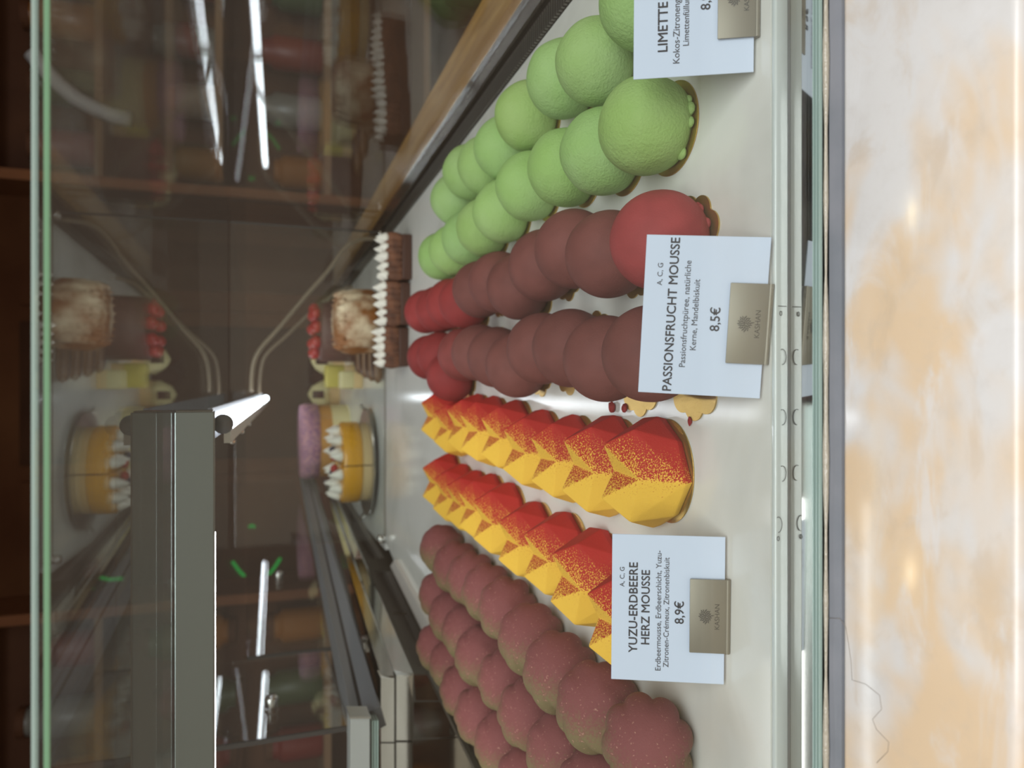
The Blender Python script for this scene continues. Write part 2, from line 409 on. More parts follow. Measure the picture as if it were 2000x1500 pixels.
# onyx counter ledge in front of the glass
oc = thing('onyx_counter', (0,0.27,FLOOR_Z), 'honey and white onyx counter ledge in front of the glass', 'counter')
MB().bbox((-1.1,0.2175,-0.06),(0.9,0.3148,-0.012),0.004,4).build('ledge_top', ONYX, oc, 'auto')
MB().box((-1.1,0.245,FLOOR_Z),(0.9,0.326,-0.06)).build('counter_front', ONYX, oc)
MB().box((-1.1,0.3150,-0.06),(0.9,0.3240,-0.0125)).build('stone_strip', SILICONE, oc)
MB().tube([(x*0.02,0.3246,-0.0108) for x in range(-55,46)],[0.0013+0.0004*math.sin(i*1.7)+0.0003*math.sin(i*0.61) for i in range(101)],8).build('silicone_bead', mat('clear_bead',(176,168,150),0.12,spec=0.8,bump=(400,0.8,0.001)), oc, True)
hp = [(1612,1207),(1640,1208),(1652,1225),(1662,1290),(1664,1328),(1690,1336),(1718,1358),(1722,1385),(1704,1405),(1712,1425),(1736,1450),(1734,1468),(1712,1490)]
tag(MB().tube([atz(px,py,-0.0118) for px,py in hp],0.00012,5).build('hair', mat('brown_hair',(150,140,128),0.5),None,True), 'single thin curly hair lying on the onyx ledge', 'hair')

# glass divider
gd = thing('glass_divider', (0,DECK_B+0.003,0), 'clear upright glass divider across the deck behind the chocolate slices', 'glass panel')
MB().box((-0.335,DECK_B+0.001,0.002),(sgx(DECK_B)-0.022,DECK_B+0.005,topz(DECK_B)-0.002)).build('pane', GLASS, gd)
MB().box((-0.335,DECK_B+0.0005,-0.0005),(sgx(DECK_B)-0.022,DECK_B+0.0055,0.002)).build('glass_edge', mat('dull_edge',(120,112,100),0.3), gd)
for x in (-0.335, sgx(DECK_B)-0.03):
    c = MB().bbox((x-0.008,DECK_B-0.008,0.0),(x+0.008,DECK_B+0.012,0.016),0.003,2)
    c.ball((x,DECK_B-0.008,0.009),0.005,12,8); c.build('clamp', MIRROR, gd, 'auto')
MB().box((sgx(DECK_B)-0.024,DECK_B-0.001,0.0),(sgx(DECK_B)-0.0215,DECK_B+0.007,topz(DECK_B)-0.003)).build('edge_post', BLACKGAP, gd)

# ------------------------------------------------------------------ lights of the case
BY = 0.711
zt = topz(BY)-0.001; zb = 0.3145; xe = atd(380,805,BY).x
lb = thing('light_bar', (-0.3,BY,zb), 'flat steel light bar hung under the top glass, left of the tube', 'light bar')
MB().bbox((-1.0,BY,zb),(xe,BY+0.03,zt),0.0008,2).build('housing', mat('satin_housing',(132,140,138),0.3,0.95), lb)
MB().box((-1.0,BY-0.0006,zb-0.0008),(xe,BY+0.0002,zb+0.0006)).build('lower_lip', STEEL_DARK, lb)
xs = atd(421,1050,BY).x
MB().box((-1.0,BY+0.0015,zb-0.0005),(xs,BY+0.0285,zb+0.0002)).build('led_strip', BAR_LED, lb)
MB().box((xe-0.0006,BY+0.002,zb+0.001),(xe+0.0012,BY+0.029,zt-0.001)).build('end_cap', STEEL_DARK, lb)
lt0, lt1 = atd(436,828,0.745), atd(519,778,2.35)
lt = thing('led_tube', lt0, 'white glowing tube lamp receding under the top glass', 'tube lamp')
mid = lt0.lerp(lt1, 0.60)
MB().tube([lt0, lt0.lerp(lt1,0.59)],0.0085,16).build('tube', WHITE_LED, lt, True)
MB().tube([lt0.lerp(lt1,0.605), lt1],0.0085,16).build('tube', WHITE_LED, lt, True)
MB().tube([lt0.lerp(lt1,0.588), lt0.lerp(lt1,0.607)],0.0092,16).build('joint', STEEL, lt, True)
MB().tube([lt0-Vector((0,0.004,0)), lt0+Vector((0,0.001,0))],0.0092,16).build('end_cap', STEEL_GREY, lt, True)
MB().beam(lt0+Vector((0,0,0.0115)), lt1+Vector((0,0,0.0115)), 0.030, 0.004).build('hood', STEEL_GREY, lt)
off = Vector((-0.012,0,-0.0035))
MB().beam(lt0+off, lt1+off, 0.012, 0.006).build('reflector_rail', STEEL, lt)
for k in (0.05,0.16,0.28):
    p = lt0.lerp(lt1,k)+Vector((-0.022,0,-0.002)); MB().ball(p,0.004,12,8).build('screw_head', MIRROR, lt, True)

# ------------------------------------------------------------------ steel rails, housing and mirror panels on the staff side
def quadbar(name, n0, n1, f0, f1, Dn, Df, thick, m_, parent):
    """bar whose visible face has the near edge n0-n1 at depth Dn and far edge f0-f1 at depth Df; thickness goes back to the left"""
    A, B, C, Dd = atd(*n0,Dn), atd(*n1,Dn), atd(*f1,Df), atd(*f0,Df)
    nrm = (B-A).cross(Dd-A).normalized()
    if nrm.x > 0: nrm = -nrm
    o = nrm*thick
    return MB().hexa([A,B,C,Dd,A+o,B+o,C+o,Dd+o]).build(name, m_, parent)
ra = thing('sliding_door_rail', atd(700,1400,0.98), 'long blue grey twin rail of the sliding doors on the staff side', 'rail')
quadbar('track', (687,1402),(705,1402),(588,915),(597,915), 1.0, 2.45, 0.03, STEEL_GREY, ra)
quadbar('track', (711,1395),(741,1380),(600,918),(612,926), 1.0, 2.45, 0.03, STEEL_GREY, ra)
quadbar('groove', (704,1402),(712,1396),(596,915),(601,918), 1.005, 2.46, 0.02, BLACKGAP, ra)
for (px,py) in ((672,1258),(706,1258)):
    p = atd(px,py,1.27); MB().bbox(p-Vector((0.012,0.01,0.008)),p+Vector((0.012,0.01,0.008)),0.002).build('rail_joint', STEEL, ra, 'auto')
# near door frame end, facing the viewer
df = thing('door_frame_end', atd(705,1450,0.97), 'pale grey upright end of the sliding door frame beside the rail', 'door frame')
def facing(name, x0, x1, ya, yb, D, t, m_, parent):
    A, B, C, E = atd(x1,yb,D), atd(x1,ya,D), atd(x0,ya,D), atd(x0,yb,D)
    o = Vector((0,t,0)); return MB().hexa([A,B,B+o,A+o,E,C,C+o,E+o]).build(name, m_, parent)
facing('frame_face', 684,722,1403,1620,0.97,0.03, mat('pale_frame',(188,192,190),0.4,0.3), df)
facing('frame_cap', 683,724,1400,1404,0.968,0.034, STEEL, df)
for x in (726,731,736): facing('glass_strip', x,x+3,1408,1620,0.975,0.02, GLASS_EDGE, df)
# polished box housing
sh = thing('steel_housing', atd(775,1400,1.055), 'mirror polished steel housing running back beside the gray ledge', 'housing')
quadbar('side_panel', (772,1319),(807,1315),(640,938),(646,941), 1.055, 2.4, 0.05, MIRROR, sh)
quadbar('upper_panel', (745,1323),(771,1319),(630,935),(639,938), 1.054, 2.4, 0.05, mat('soft_mirror',(196,194,188),0.1,1.0), sh)
facing('front_panel', 744,770,1324,1449,1.05,0.03, MIRROR, sh); facing('front_panel', 744,770,1452,1640,1.05,0.03, MIRROR, sh)
facing('front_panel', 774,806,1319,1446,1.05,0.03, MIRROR, sh); facing('front_panel', 774,806,1450,1640,1.05,0.03, MIRROR, sh)
facing('seam', 770,774,1319,1640,1.052,0.02, BLACKGAP, sh)
# gray ledge
gl = thing('gray_ledge', atd(820,1300,1.08), 'matte gray flat ledge strip between steel housing and marble deck', 'ledge')
def flat(name, pts, z, t, m_, parent):
    ps = [atz(px,py,z) for px,py in pts]
    return MB().prism([(p.x,p.y) for p in ps], z-t, z).build(name, m_, parent)
flat('ledge_plate', [(812,1303),(836,1303),(755,1117),(728,1117)], 0.012, 0.01, mat('ledge_gray',(112,106,100),0.55,0.2), gl)
flat('ledge_plate', [(720,1090),(742,1090),(664,960),(655,960)], 0.012, 0.01, mat('ledge_gray'), gl)
flat('seam_line', [(768,1199),(798,1199),(797,1197),(767,1197)], 0.0126, 0.001, STEEL, gl)
# raised white marble lip of the deck along the ledge
wl = thing('deck_lip', atz(800,1160,0), 'raised white stone lip along the left edge of the deck', 'lip')
flat('lip', [(762,1106),(770,1094),(857,1256),(846,1276)], 0.008, 0.0078, mat('white_stone_lip',(214,206,198),0.25), wl)
# mirrored floor panels near left
mp = thing('mirror_panels', atz(860,1420,0.03), 'seamed mirror finish steel panels at the far left behind the pink pastries', 'panel')
flat('panel', [(808,1318),(840,1318),(866,1368),(812,1368)], 0.03, 0.006, MIRROR, mp)
flat('panel', [(808,1371),(868,1371),(902,1438),(808,1442)], 0.03, 0.006, MIRROR, mp)
flat('panel', [(806,1446),(904,1441),(950,1540),(806,1540)], 0.03, 0.006, mat('soft_mirror'), mp)
q0, q1 = atz(842,1320,0.03), atz(952,1540,0.03)
MB().beam(q0+Vector((0.004,0,0.003)), q1+Vector((0.004,0,0.003)), 0.006, 0.006).build('edge_bar', STEEL_DARK, mp)

# ------------------------------------------------------------------ wooden ledge outside the right pane
wc = thing('wooden_counter', (0.46,1.4,FLOOR_Z), 'honey wood counter edge outside the right side pane', 'counter')
MB().hexa([(sgx(0.36)+0.016,0.36,-0.03),(sgx(0.36)+0.115,0.36,-0.03),(sgx(2.6)+0.105,2.6,-0.03),(sgx(2.6)+0.016,2.6,-0.03),
           (sgx(0.36)+0.016,0.36,-0.002),(sgx(0.36)+0.115,0.36,-0.002),(sgx(2.6)+0.105,2.6,-0.002),(sgx(2.6)+0.016,2.6,-0.002)]).build('wood_top', WOOD, wc)
MB().box((0.405,0.36,FLOOR_Z),(0.43,2.6,-0.031)).build('wood_side', SHOPDARK2, wc)

# ------------------------------------------------------------------ pastries
ORD = ['frontmost','second','third','fourth','fifth','sixth','seventh','eighth','ninth','tenth','eleventh','twelfth']
# (photograph x, y of each body's middle)
lime_L = [(1262,247),(1186,292),(1106,328),(1036,364),(983,412),(952,440),(922,462),(897,480),(875,494)]
lime_R = [(1265,0),(1168,122),(1107,153),(1034,227),(987,291),(951,322),(924,336),(897,379)]
pas_R = [(1287,470),(1187,497),(1121,487),(1061,519),(1017,556),(976,552),(937,567),(915,586),(893,592),(862,602),(832,609)]
pas_L = [(1268,691),(1185,700),(1115,680),(1060,681),(1008,712),(975,700),(947,693),(919,692),(894,714),(866,704),(842,698)]
hrt_R = [(1262,926),(1178,914),(1103,897),(1043,880),(993,853),(952,842),(920,832),(890,824),(862,814)]
hrt_L = [(1228,1213),(1153,1135),(1087,1087),(1030,1058),(980,1017),(947,994),(920,983),(893,968),(868,943)]
pch_R = [(1258,1455),(1165,1380),(1092,1312),(1035,1248),(988,1190),(950,1157),(920,1132),(893,1110),(862,1072)]
pch_M = [(1165,1552),(1092,1468),(1030,1395),(985,1330),(940,1280),(910,1235),(885,1207),(866,1172)]
pch_L = [(1030,1528),(980,1452),(940,1397),(906,1345),(885,1300),(860,1266)]
BROWN, RED, MIDR = (0.205,0.066,0.056), (0.33,0.038,0.038), (0.27,0.055,0.05)
cols_R = [(0.40,0.065,0.065)] + [BROWN]*6 + [RED]*4
cols_L = [BROWN]*7 + [MIDR] + [RED]*3
items = []
def col(kind, pts, r, z, text, group):
    for i, (px,py) in enumerate(pts):
        p = atz(px, py, z)
        items.append(dict(kind=kind, p=Vector((p.x,p.y)), r=r, i=i, text=text, group=group))
col('lime', lime_L, 0.0338, 0.021, 'lime green mousse ball from the front, column next to the red mousse balls', 'lime mousse balls')
col('lime', lime_R, 0.0338, 0.021, 'lime green mousse ball from the front, column beside the metal rail', 'lime mousse balls')
col('pasR', pas_R, 0.0332, 0.026, 'red-brown passion fruit ball from the front, column next to the lime balls', 'passion fruit mousse balls')
col('pasL', pas_L, 0.0332, 0.026, 'red-brown passion fruit ball from the front, column next to the hearts', 'passion fruit mousse balls')
col('heart', hrt_R, 0.0325, 0.018, 'faceted yellow-red heart from the front, column beside the passion fruit balls', 'yuzu strawberry hearts')
col('heart', hrt_L, 0.0325, 0.018, 'faceted yellow-red heart from the front, column beside the ribbed balls', 'yuzu strawberry hearts')
col('peach', pch_R, 0.0322, 0.030, 'ribbed dusky pink ball from the front, column next to the hearts', 'ribbed pink mousse balls')
col('peach', pch_M, 0.0322, 0.030, 'ribbed dusky pink ball from the front, middle of three ribbed columns', 'ribbed pink mousse balls')
col('peach', pch_L, 0.0322, 0.030, 'ribbed dusky pink ball from the front, outer column by the steel panels', 'ribbed pink mousse balls')
for it in range(160):          # settle: neighbours may touch but not overlap
    for a in range(len(items)):
        for b in range(a):
            A, B = items[a], items[b]; d = A['p']-B['p']; need = (A['r']+B['r'])*1.0
            if A['kind'] == 'heart' and B['kind'] == 'heart': d2 = Vector((d.x/1.18, d.y/0.98))
            elif 'heart' in (A['kind'], B['kind']): d2 = Vector((d.x/1.08, d.y))
            else: d2 = d
            L = d2.length
            if L < need:
                push = d.normalized()*(need-L)*0.5
                fa, fb = (0.8,0.2) if A['p'].y > B['p'].y else (0.2,0.8)
                A['p'] += push*fa*1.0; B['p'] -= push*fb*1.0

def noise_fn(seed, amp, k=4):
    rnd = random.Random(seed); ax = [(Vector((rnd.uniform(-1,1),rnd.uniform(-1,1),rnd.uniform(-1,1)))*rnd.uniform(2,5), rnd.uniform(0,6.28)) for _ in range(k)]
    return lambda d: 1 + amp*sum(math.sin(a.dot(d)*1.6+ph) for a, ph in ax)/k
BT = 0.0012
AX = Vector((0.42,-0.62,0.66)).normalized(); AXX = AX.cross(Vector((0,0,1))).normalized(); AY = AX.cross(AXX)
def dome_mesh(name, m_, r, seed, amp, ribs=0, squash=1.0, drips=0, nu=56, nv=34, cut=0.90):
    fn0 = noise_fn(seed, amp)
    def fn(d):
        q = fn0(d)
        if ribs:
            pz = d.dot(AX); a = math.atan2(d.dot(AY), d.dot(AXX)) + 0.3*pz
            q *= 1 + 0.20*(abs(math.cos(ribs/2*a))**0.6 - 0.80)*max(0,1-pz*pz)**0.5*(0.22+0.78*min(1,max(0,(0.70-pz)/0.75)))
        return q
    mb = MB().ball((0,0,0), r, nu, nv, (1,1,squash), fn)
    zmin = -r*squash*cut
    mb.v = [(x,y,max(z,zmin)-zmin) for x,y,z in mb.v]
    rnd = random.Random(seed)
    for k in range(drips):
        a = rnd.uniform(-2.6,-0.5); rr = r*(math.sqrt(1-cut*cut)+0.02)
        mb.ball((rr*math.cos(a), rr*math.sin(a), 0.003), 0.0045*rnd.uniform(0.7,1.2), 10, 7, (1,1,0.65))
    return mb.mesh(name, m_, True)
def heart_mesh():
    W, H = 0.040, 0.042
    ring = [(0,-0.0355,0.006),(0.027,-0.020,0.005),(0.0415,0.004,0.007),(0.0385,0.021,0.009),(0.022,0.033,0.010),(0,0.023,0.008)]
    C, S, P, Nn = (0,-0.017,0.0325), (0.0335,-0.004,0.031), (0.020,0.016,0.0445), (0,0.019,0.0335)
    mb = MB()
    for sg_ in (1,-1):
        f = lambda p: (p[0]*sg_, p[1], p[2])
        T, B1, B2, B3, B4, N0 = [f(p) for p in ring]; c, sh_, p_, nn = map(f, (C,S,P,Nn))
        g = [(x*0.96, y*0.96, 0) for x,y,z in (T,B1,B2,B3,B4,N0)]; w_ = (T,B1,B2,B3,B4,N0)
        for tri in ((T,B1,sh_),(T,sh_,c),(B1,B2,sh_),(sh_,B2,B3),(sh_,B3,p_),(B3,B4,p_),(B4,N0,nn,p_),(c,sh_,p_),(c,p_,nn)):
            mb.add(tri, [tuple(range(len(tri)))])
        for i in range(5): mb.add((g[i],g[i+1],w_[i+1],w_[i]), [(0,1,2,3)])
    bot = [(p[0]*0.96,p[1]*0.96,0) for p in ring] + [(-p[0]*0.96,p[1]*0.96,0) for p in reversed(ring[1:-1])]
    mb.add(bot, [tuple(range(len(bot)))])
    me = mb.mesh('mousse', HEART)
    bm = bmesh.new(); bm.from_mesh(me)
    bmesh.ops.bevel(bm, geom=[e for e in bm.edges if e.calc_face_angle(0) > 0.15], offset=0.0011, segments=2, affect='EDGES', profile=0.6)
    bm.to_mesh(me); bm.free()
    return me
def disc_board(r):
    return MB().lathe([(0,0),(r-0.0004,0),(r,0.0004),(r,BT-0.0003),(r-0.0004,BT),(0,BT)], 48).mesh('gold_board', GOLD, 'auto')
def scallop_board(r):
    pts = []; n = 120
    for k in range(n):
        a = 2*math.pi*k/n; s_ = abs(math.sin(a*4.5)); pts.append(((r*(0.90+0.13*s_**0.8))*math.cos(a), (r*(0.90+0.13*s_**0.8))*math.sin(a)))
    return MB().prism(pts, 0, BT).mesh('gold_board', GOLD)
LM = [dome_mesh('mousse', LIME, 0.0341, s, 0.022, drips=d, cut=0.60) for s, d in ((1,5),(2,2),(3,2),(4,0))]
PM = [dome_mesh('mousse', PASSION, 0.0336, s, 0.010, drips=d, cut=0.72) for s, d in ((11,4),(12,2),(13,0))]
KM = [dome_mesh('mousse', PEACH, 0.0338, s, 0.03, ribs=8, squash=0.93, nu=72, nv=48) for s in (21,22,23)]
HM = heart_mesh()
LB, PB, HB = disc_board(0.0330), scallop_board(0.0322), disc_board(0.0375)
for t in items:
    k, i = t['kind'], t['i']; nm = {'lime':'lime_mousse_ball','pasR':'passion_fruit_ball','pasL':'passion_fruit_ball','heart':'heart_mousse','peach':'ribbed_mousse_ball'}[k]
    first = i if t['text'].find('middle of') < 0 else i
    o = thing(nm, (t['p'].x, t['p'].y, 0), ORD[i] + ' ' + t['text'], 'pastry', t['group'], (0,0,0))
    if k == 'lime':
        b_ = link('mousse', LM[0 if i == 0 else 1+(i % 3)], o); b_.location.z = BT; b_.rotation_euler.z = random.uniform(-0.5,0.5) if i == 0 else random.uniform(0,6)
        s_ = random.uniform(0.95,1.06); b_.color = (s_*random.uniform(0.95,1.03), s_, s_*random.uniform(0.8,1.0), 1)
        link('gold_board', LB, o)
    elif k in ('pasR','pasL'):
        b_ = link('mousse', PM[0 if i == 0 else 1+(i % 2)], o); b_.location.z = BT; b_.rotation_euler.z = 1.0 if i == 0 else random.uniform(0,6)
        c_ = (cols_R if k == 'pasR' else cols_L)[i]; s_ = random.uniform(0.92,1.08); b_.color = (c_[0]*s_, c_[1]*s_, c_[2]*s_, 1)
        g_ = link('gold_board', PB, o); g_.rotation_euler.z = random.uniform(0,6)
        if k == 'pasL':      # boards peep out on the heart side
            g_.location = {0:(-0.013,-0.016,0),1:(-0.012,-0.008,0),3:(-0.011,-0.006,0)}.get(i,(0,0,0))
    elif k == 'heart':
        b_ = link('mousse', HM, o); b_.location.z = BT; b_.rotation_euler.z = random.uniform(-0.10,0.10); s_ = random.uniform(0.97,1.03); b_.scale = (s_,s_,s_)
        g_ = link('gold_board', HB, o); g_.location = (0.002,-0.002,0); g_.scale = (1,0.86,1)
    else:
        b_ = link('mousse', KM[i % 3], o); b_.rotation_euler.z = random.uniform(-0.3,0.3); b_.location.z = 0.0
        s_ = random.uniform(0.96,1.03); b_.scale = (s_,s_,s_)

# crumbs of red coating on the marble
for (px,py,s_,lab) in ((1347,823,0.0028,'small red flake lying alone on the marble before the hearts'),(1221,797,0.0045,'red mousse crumb between passion fruit ball and front heart'),(1197,795,0.0050,'larger red mousse crumb tucked behind the front heart')):
    p = atz(px,py,0.0015); fnz = noise_fn(int(px),0.35)
    tag(MB().ball((p.x,p.y,s_*0.5),s_,10,7,(1,0.7,0.5),fnz).build('mousse_crumb', mat('red_crumb',(150,30,30),0.7), None), lab, 'crumb')

# ------------------------------------------------------------------ price cards
def text_mesh(txt, m_, bold=0.0):
    cu = bpy.data.curves.new('t', 'FONT'); cu.body = txt; cu.size = 1; cu.resolution_u = 3
    o = bpy.data.objects.new('t', cu); COL.objects.link(o)
    dg = bpy.context.evaluated_depsgraph_get(); dg.update()
    me = bpy.data.meshes.new_from_object(o.evaluated_get(dg)); bpy.data.objects.remove(o); bpy.data.curves.remove(cu)
    if bold:      # heavier strokes: the outline repeated a hair to each side
        vs_ = [v.co.copy() for v in me.vertices]; fs_ = [tuple(p.vertices) for p in me.polygons]; n_ = len(vs_)
        V_ = []; F_ = []
        for k, (dx, dy) in enumerate(((-bold,0),(bold,0),(0,-bold),(0,bold))):
            V_ += [(v.x+dx, v.y+dy, k*0.002) for v in vs_]; F_ += [tuple(q+k*n_ for q in f) for f in fs_]
        bpy.data.meshes.remove(me); me = bpy.data.meshes.new('lettering'); me.from_pydata(V_, [], F_)
    me.materials.clear(); me.materials.append(m_)
    return me
def lettering(txt, parent, x0, x1, zc, m_, bold=0.0, eps=0.0003, hmax=None, cx=None, name='lettering'):
    me = text_mesh(txt, m_, bold); me.name = name
    xs_ = [v.co.x for v in me.vertices]; a, b = min(xs_), max(xs_); s_ = (x1-x0)/(b-a); mid = 0.35
    for v in me.vertices: v.co = Vector((x0+(v.co.x-a)*s_, -eps-v.co.z*0.005, zc+(v.co.y-mid)*(s_ if not hmax else hmax)))
    return link(name, me, parent)
CW, CH = 0.094, 0.071
def card(name, bl, br, lean, label, hold, lines, hl, mirrored=False):
    A, B = atz(*bl,0.003), atz(*br,0.003); d = B-A; yaw = math.atan2(d.y,d.x); mid_ = (A+B)/2
    rot = (-lean, 0, yaw)
    t = thing('price_card', mid_, label, 'price card', 'price cards', rot)
    MB().bbox((-CW/2,0,0),(CW/2,0.0006,CH),0.0002,1).build('sheet', PAPER, t, world=False)
    for (txt, f0, f1, fy, m_, bold) in lines:
        lettering(txt, t, -CW/2+CW*f0, -CW/2+CW*f1, CH*(1-fy), m_, bold)
    h = thing('card_holder', mid_, hl, 'card holder', 'card holders', rot)
    x0, x1 = -CW/2+CW*hold[0], -CW/2+CW*hold[1]
    MB().bbox((x0,-0.0022,-0.0016),(x1,-0.0012,CH*(1-hold[2])),0.0004,2).build('front_plate', HOLDER, h, 'auto', world=False)
    MB().tube([(x0,-0.0010,-0.0016),(x1,-0.0010,-0.0016)],0.0017,12).build('folded_foot', HOLDER, h, 'auto', world=False)
    MB().bbox((x0,0.0012,-0.0016),(x1,0.0020,CH*0.2),0.0003,1).build('back_plate', HOLDER, h, world=False)
    # engraved bush emblem: a fan of leaves on a short stem
    cxm = (x0+x1)/2; zc = CH*(1-hold[2])*0.56; em = MB(); rnd = random.Random(3)
    def leaf(x, z, an, l, w_):
        c_, s_ = math.cos(an), math.sin(an); P = []
        for (u, v_) in ((-1,0),(-0.3,0.5),(0.4,0.45),(1,0),(0.4,-0.45),(-0.3,-0.5)):
            P.append((cxm+x+(u*c_*l-v_*s_*w_), -0.00235, zc+z+(u*s_*l+v_*c_*w_)))
        em.add(P, [tuple(range(6))])
    for k in range(46):
        an = k*2.399963; rr = 0.0048*math.sqrt((k+0.5)/46); ex, ez = rr*math.cos(an)*1.0, rr*math.sin(an)*0.72
        leaf(ex*0.87-ez*0.5, ex*0.35+ez*0.94, an+0.4, 0.00085, 0.0006)
    leaf(0.0006,-0.0040,math.pi/2+0.2,0.0018,0.0006)
    em.build('emblem', ENGRAVE, h, world=False)
    lettering('KASHAN', h, cxm-0.0080, cxm+0.0080, zc-0.0072, ENGRAVE, 0.0, 0.00235)
    return t
card('passion', (1484,777),(1507,465), R(29), 'white price card reading PASSIONSFRUCHT MOUSSE, middle of the three', (0.215,0.715,0.70), [
    ('A, C, G', 0.685,0.825,0.125, INK2, 0.004),
    ('PASSIONSFRUCHT MOUSSE', 0.018,0.985,0.235, INK, 0.014),
    ('Passionsfruchtpüree, natürliche', 0.175,0.845,0.35, INK2, 0.004),
    ('Kerne, Mandelbiskuit', 0.285,0.73,0.43, INK2, 0.004),
    ('8,5€', 0.41,0.56,0.595, INK, 0.012)], 'brushed metal holder gripping the passion fruit price card')
card('yuzu', (1414,1336),(1417,1050), R(26), 'white price card reading YUZU-ERDBEERE HERZ MOUSSE before the hearts', (0.215,0.715,0.69), [
    ('A, C, G', 0.64,0.775,0.09, INK2, 0.004),
    ('YUZU-ERDBEERE', 0.19,0.81,0.19, INK, 0.014),
    ('HERZ MOUSSE', 0.25,0.76,0.30, INK, 0.014),
    ('Erdbeermousse, Erdbeerschicht, Yuzu-', 0.075,0.895,0.415, INK2, 0.004),
    ('Zitronen-Crémeux, Zitronenbiskuit', 0.10,0.85,0.485, INK2, 0.004),
    ('8,9€', 0.40,0.555,0.60, INK, 0.012)], 'brushed metal holder gripping the yuzu strawberry price card')
card('limette', (1472,139),(1475,-168), R(30), 'white price card reading LIMETTE MOUSSE, cut off by the photo edge', (0.215,0.715,0.70), [
    ('A, C, G', 0.52,0.66,0.135, INK2, 0.004),
    ('LIMETTE MOUSSE', 0.165,0.84,0.245, INK, 0.014),
    ('Kokos-Zitronengras-Limetten', 0.085,0.80,0.36, INK2, 0.004),
    ('Limettenfüllung, Kokos', 0.195,0.70,0.44, INK2, 0.004),
    ('8,9€', 0.415,0.57,0.60, INK, 0.012)], 'brushed metal holder gripping the lime price card')

# ------------------------------------------------------------------ cakes further back
def peak(mb, c, r, h, n=12):
    mb.lathe([(0,0),(r,0.0),(r*1.05,h*0.22),(r*0.75,h*0.5),(r*0.32,h*0.8),(0.0004,h),(0,h)], n, c); return mb
# chocolate slices with cream peaks in front of the divider
for k, (ya, yb, dd, lab) in enumerate(((456,546,1.335,'chocolate cake slice with white cream peaks, nearest the metal rail'),(548,634,1.350,'chocolate cake slice with white cream peaks, middle one of three'),(636,716,1.365,'chocolate cake slice with white cream peaks, nearest the tube reflection'))):
    A, B = atz(806,yb,0.0), atz(806,ya,0.0); A.y = B.y = dd; x0, x1 = A.x*dd/max(A.y,1e-6), B.x
    z1, z2 = 0.018, 0.045
    t = thing('chocolate_slice', ((x0+x1)/2, dd, 0), lab, 'cake slice', 'chocolate cake slices')
    MB().bbox((x0+0.001,dd,0.0),(x1-0.001,dd+0.085,z1),0.002,2).build('chocolate_base', CHOC, t, 'auto')
    nb = MB(); nu = 7
    for i in range(nu):
        xa = x0+0.001+(x1-x0-0.002)*i/nu; xb = x0+0.001+(x1-x0-0.002)*(i+1)/nu
        nb.ball(((xa+xb)/2,dd+0.006,(z1+z2)/2),0.012,10,8,(0.75,0.5,1.5),noise_fn(i+10*k,0.15))
    nb.bbox((x0+0.001,dd+0.003,z1),(x1-0.001,dd+0.083,z2),0.003,2)
    nb.build('nougat_layer', NOUGAT, t, True)
    for i in range(5):
        for j in range(2):
            cx = x0+0.008+(x1-x0-0.016)*i/4; pk = MB(); peak(pk,(cx,dd+0.010+0.03*j,z2-0.002),0.0085,random.uniform(0.015,0.022)); pk.build('cream_peak', WHITE, t, True)
# toasted meringue cake
c0 = atz(772,622,0.0); c0.y = 1.505; c0.x = (atd(700,685,1.45).x+atd(700,562,1.45).x)/2
t = thing('meringue_cake', c0, 'golden toasted meringue cake standing behind the chocolate slices', 'cake')
MB().lathe([(0,0),(0.052,0.0),(0.055,0.01),(0.055,0.05),(0,0.05)],40,c0).build('sponge_base', SPONGE, t, 'auto')
fz = noise_fn(5,0.10,6)
def wobm(a, z): return 1+0.035*math.sin(9*a+z*60)+0.02*math.sin(17*a)
MB().lathe([(0,0.038),(0.059,0.038),(0.063,0.05),(0.063,0.085),(0.060,0.104),(0.052,0.116),(0.030,0.122),(0,0.123)],72,c0,wob=wobm).build('meringue', TOAST, t, True)
for i in range(22):
    a = 2*math.pi*i/22; pk = MB(); peak(pk,(c0.x+0.053*math.cos(a),c0.y+0.053*math.sin(a),0.104),0.007,0.018,8); pk.build('meringue_peak', TOAST, t, True)
# eclairs beyond the divider
for i, (px, py0, py1, z, lab) in enumerate(((742,690,748,0.012,'lowest chocolate eclair beside the meringue cake'),(728,690,744,0.014,'chocolate eclair lying second from the divider'),(715,690,738,0.014,'chocolate eclair lying third from the divider'),(702,688,730,0.016,'chocolate eclair furthest from the divider'))):
    p = atz(px, py1, z); a_ = Vector((p.x,p.y+0.02,0.0125)); L = 0.11
    pts = [a_+Vector((L*u,0.012*u,0)) for u in (0,0.05,0.15,0.35,0.6,0.85,0.95,1)]
    e = thing('eclair', a_-Vector((0,0,0.0125)), lab, 'eclair', 'chocolate eclairs')
    MB().tube(pts,[0.003,0.008,0.0115,0.0125,0.0125,0.0115,0.008,0.003],14).build('pastry_body', ECLAIR, e, True)
    MB().tube([q+Vector((0,0,0.006)) for q in pts[1:-1]],[0.003,0.007,0.0085,0.0085,0.007,0.003],10).build('chocolate_icing', CHOC, e, True)
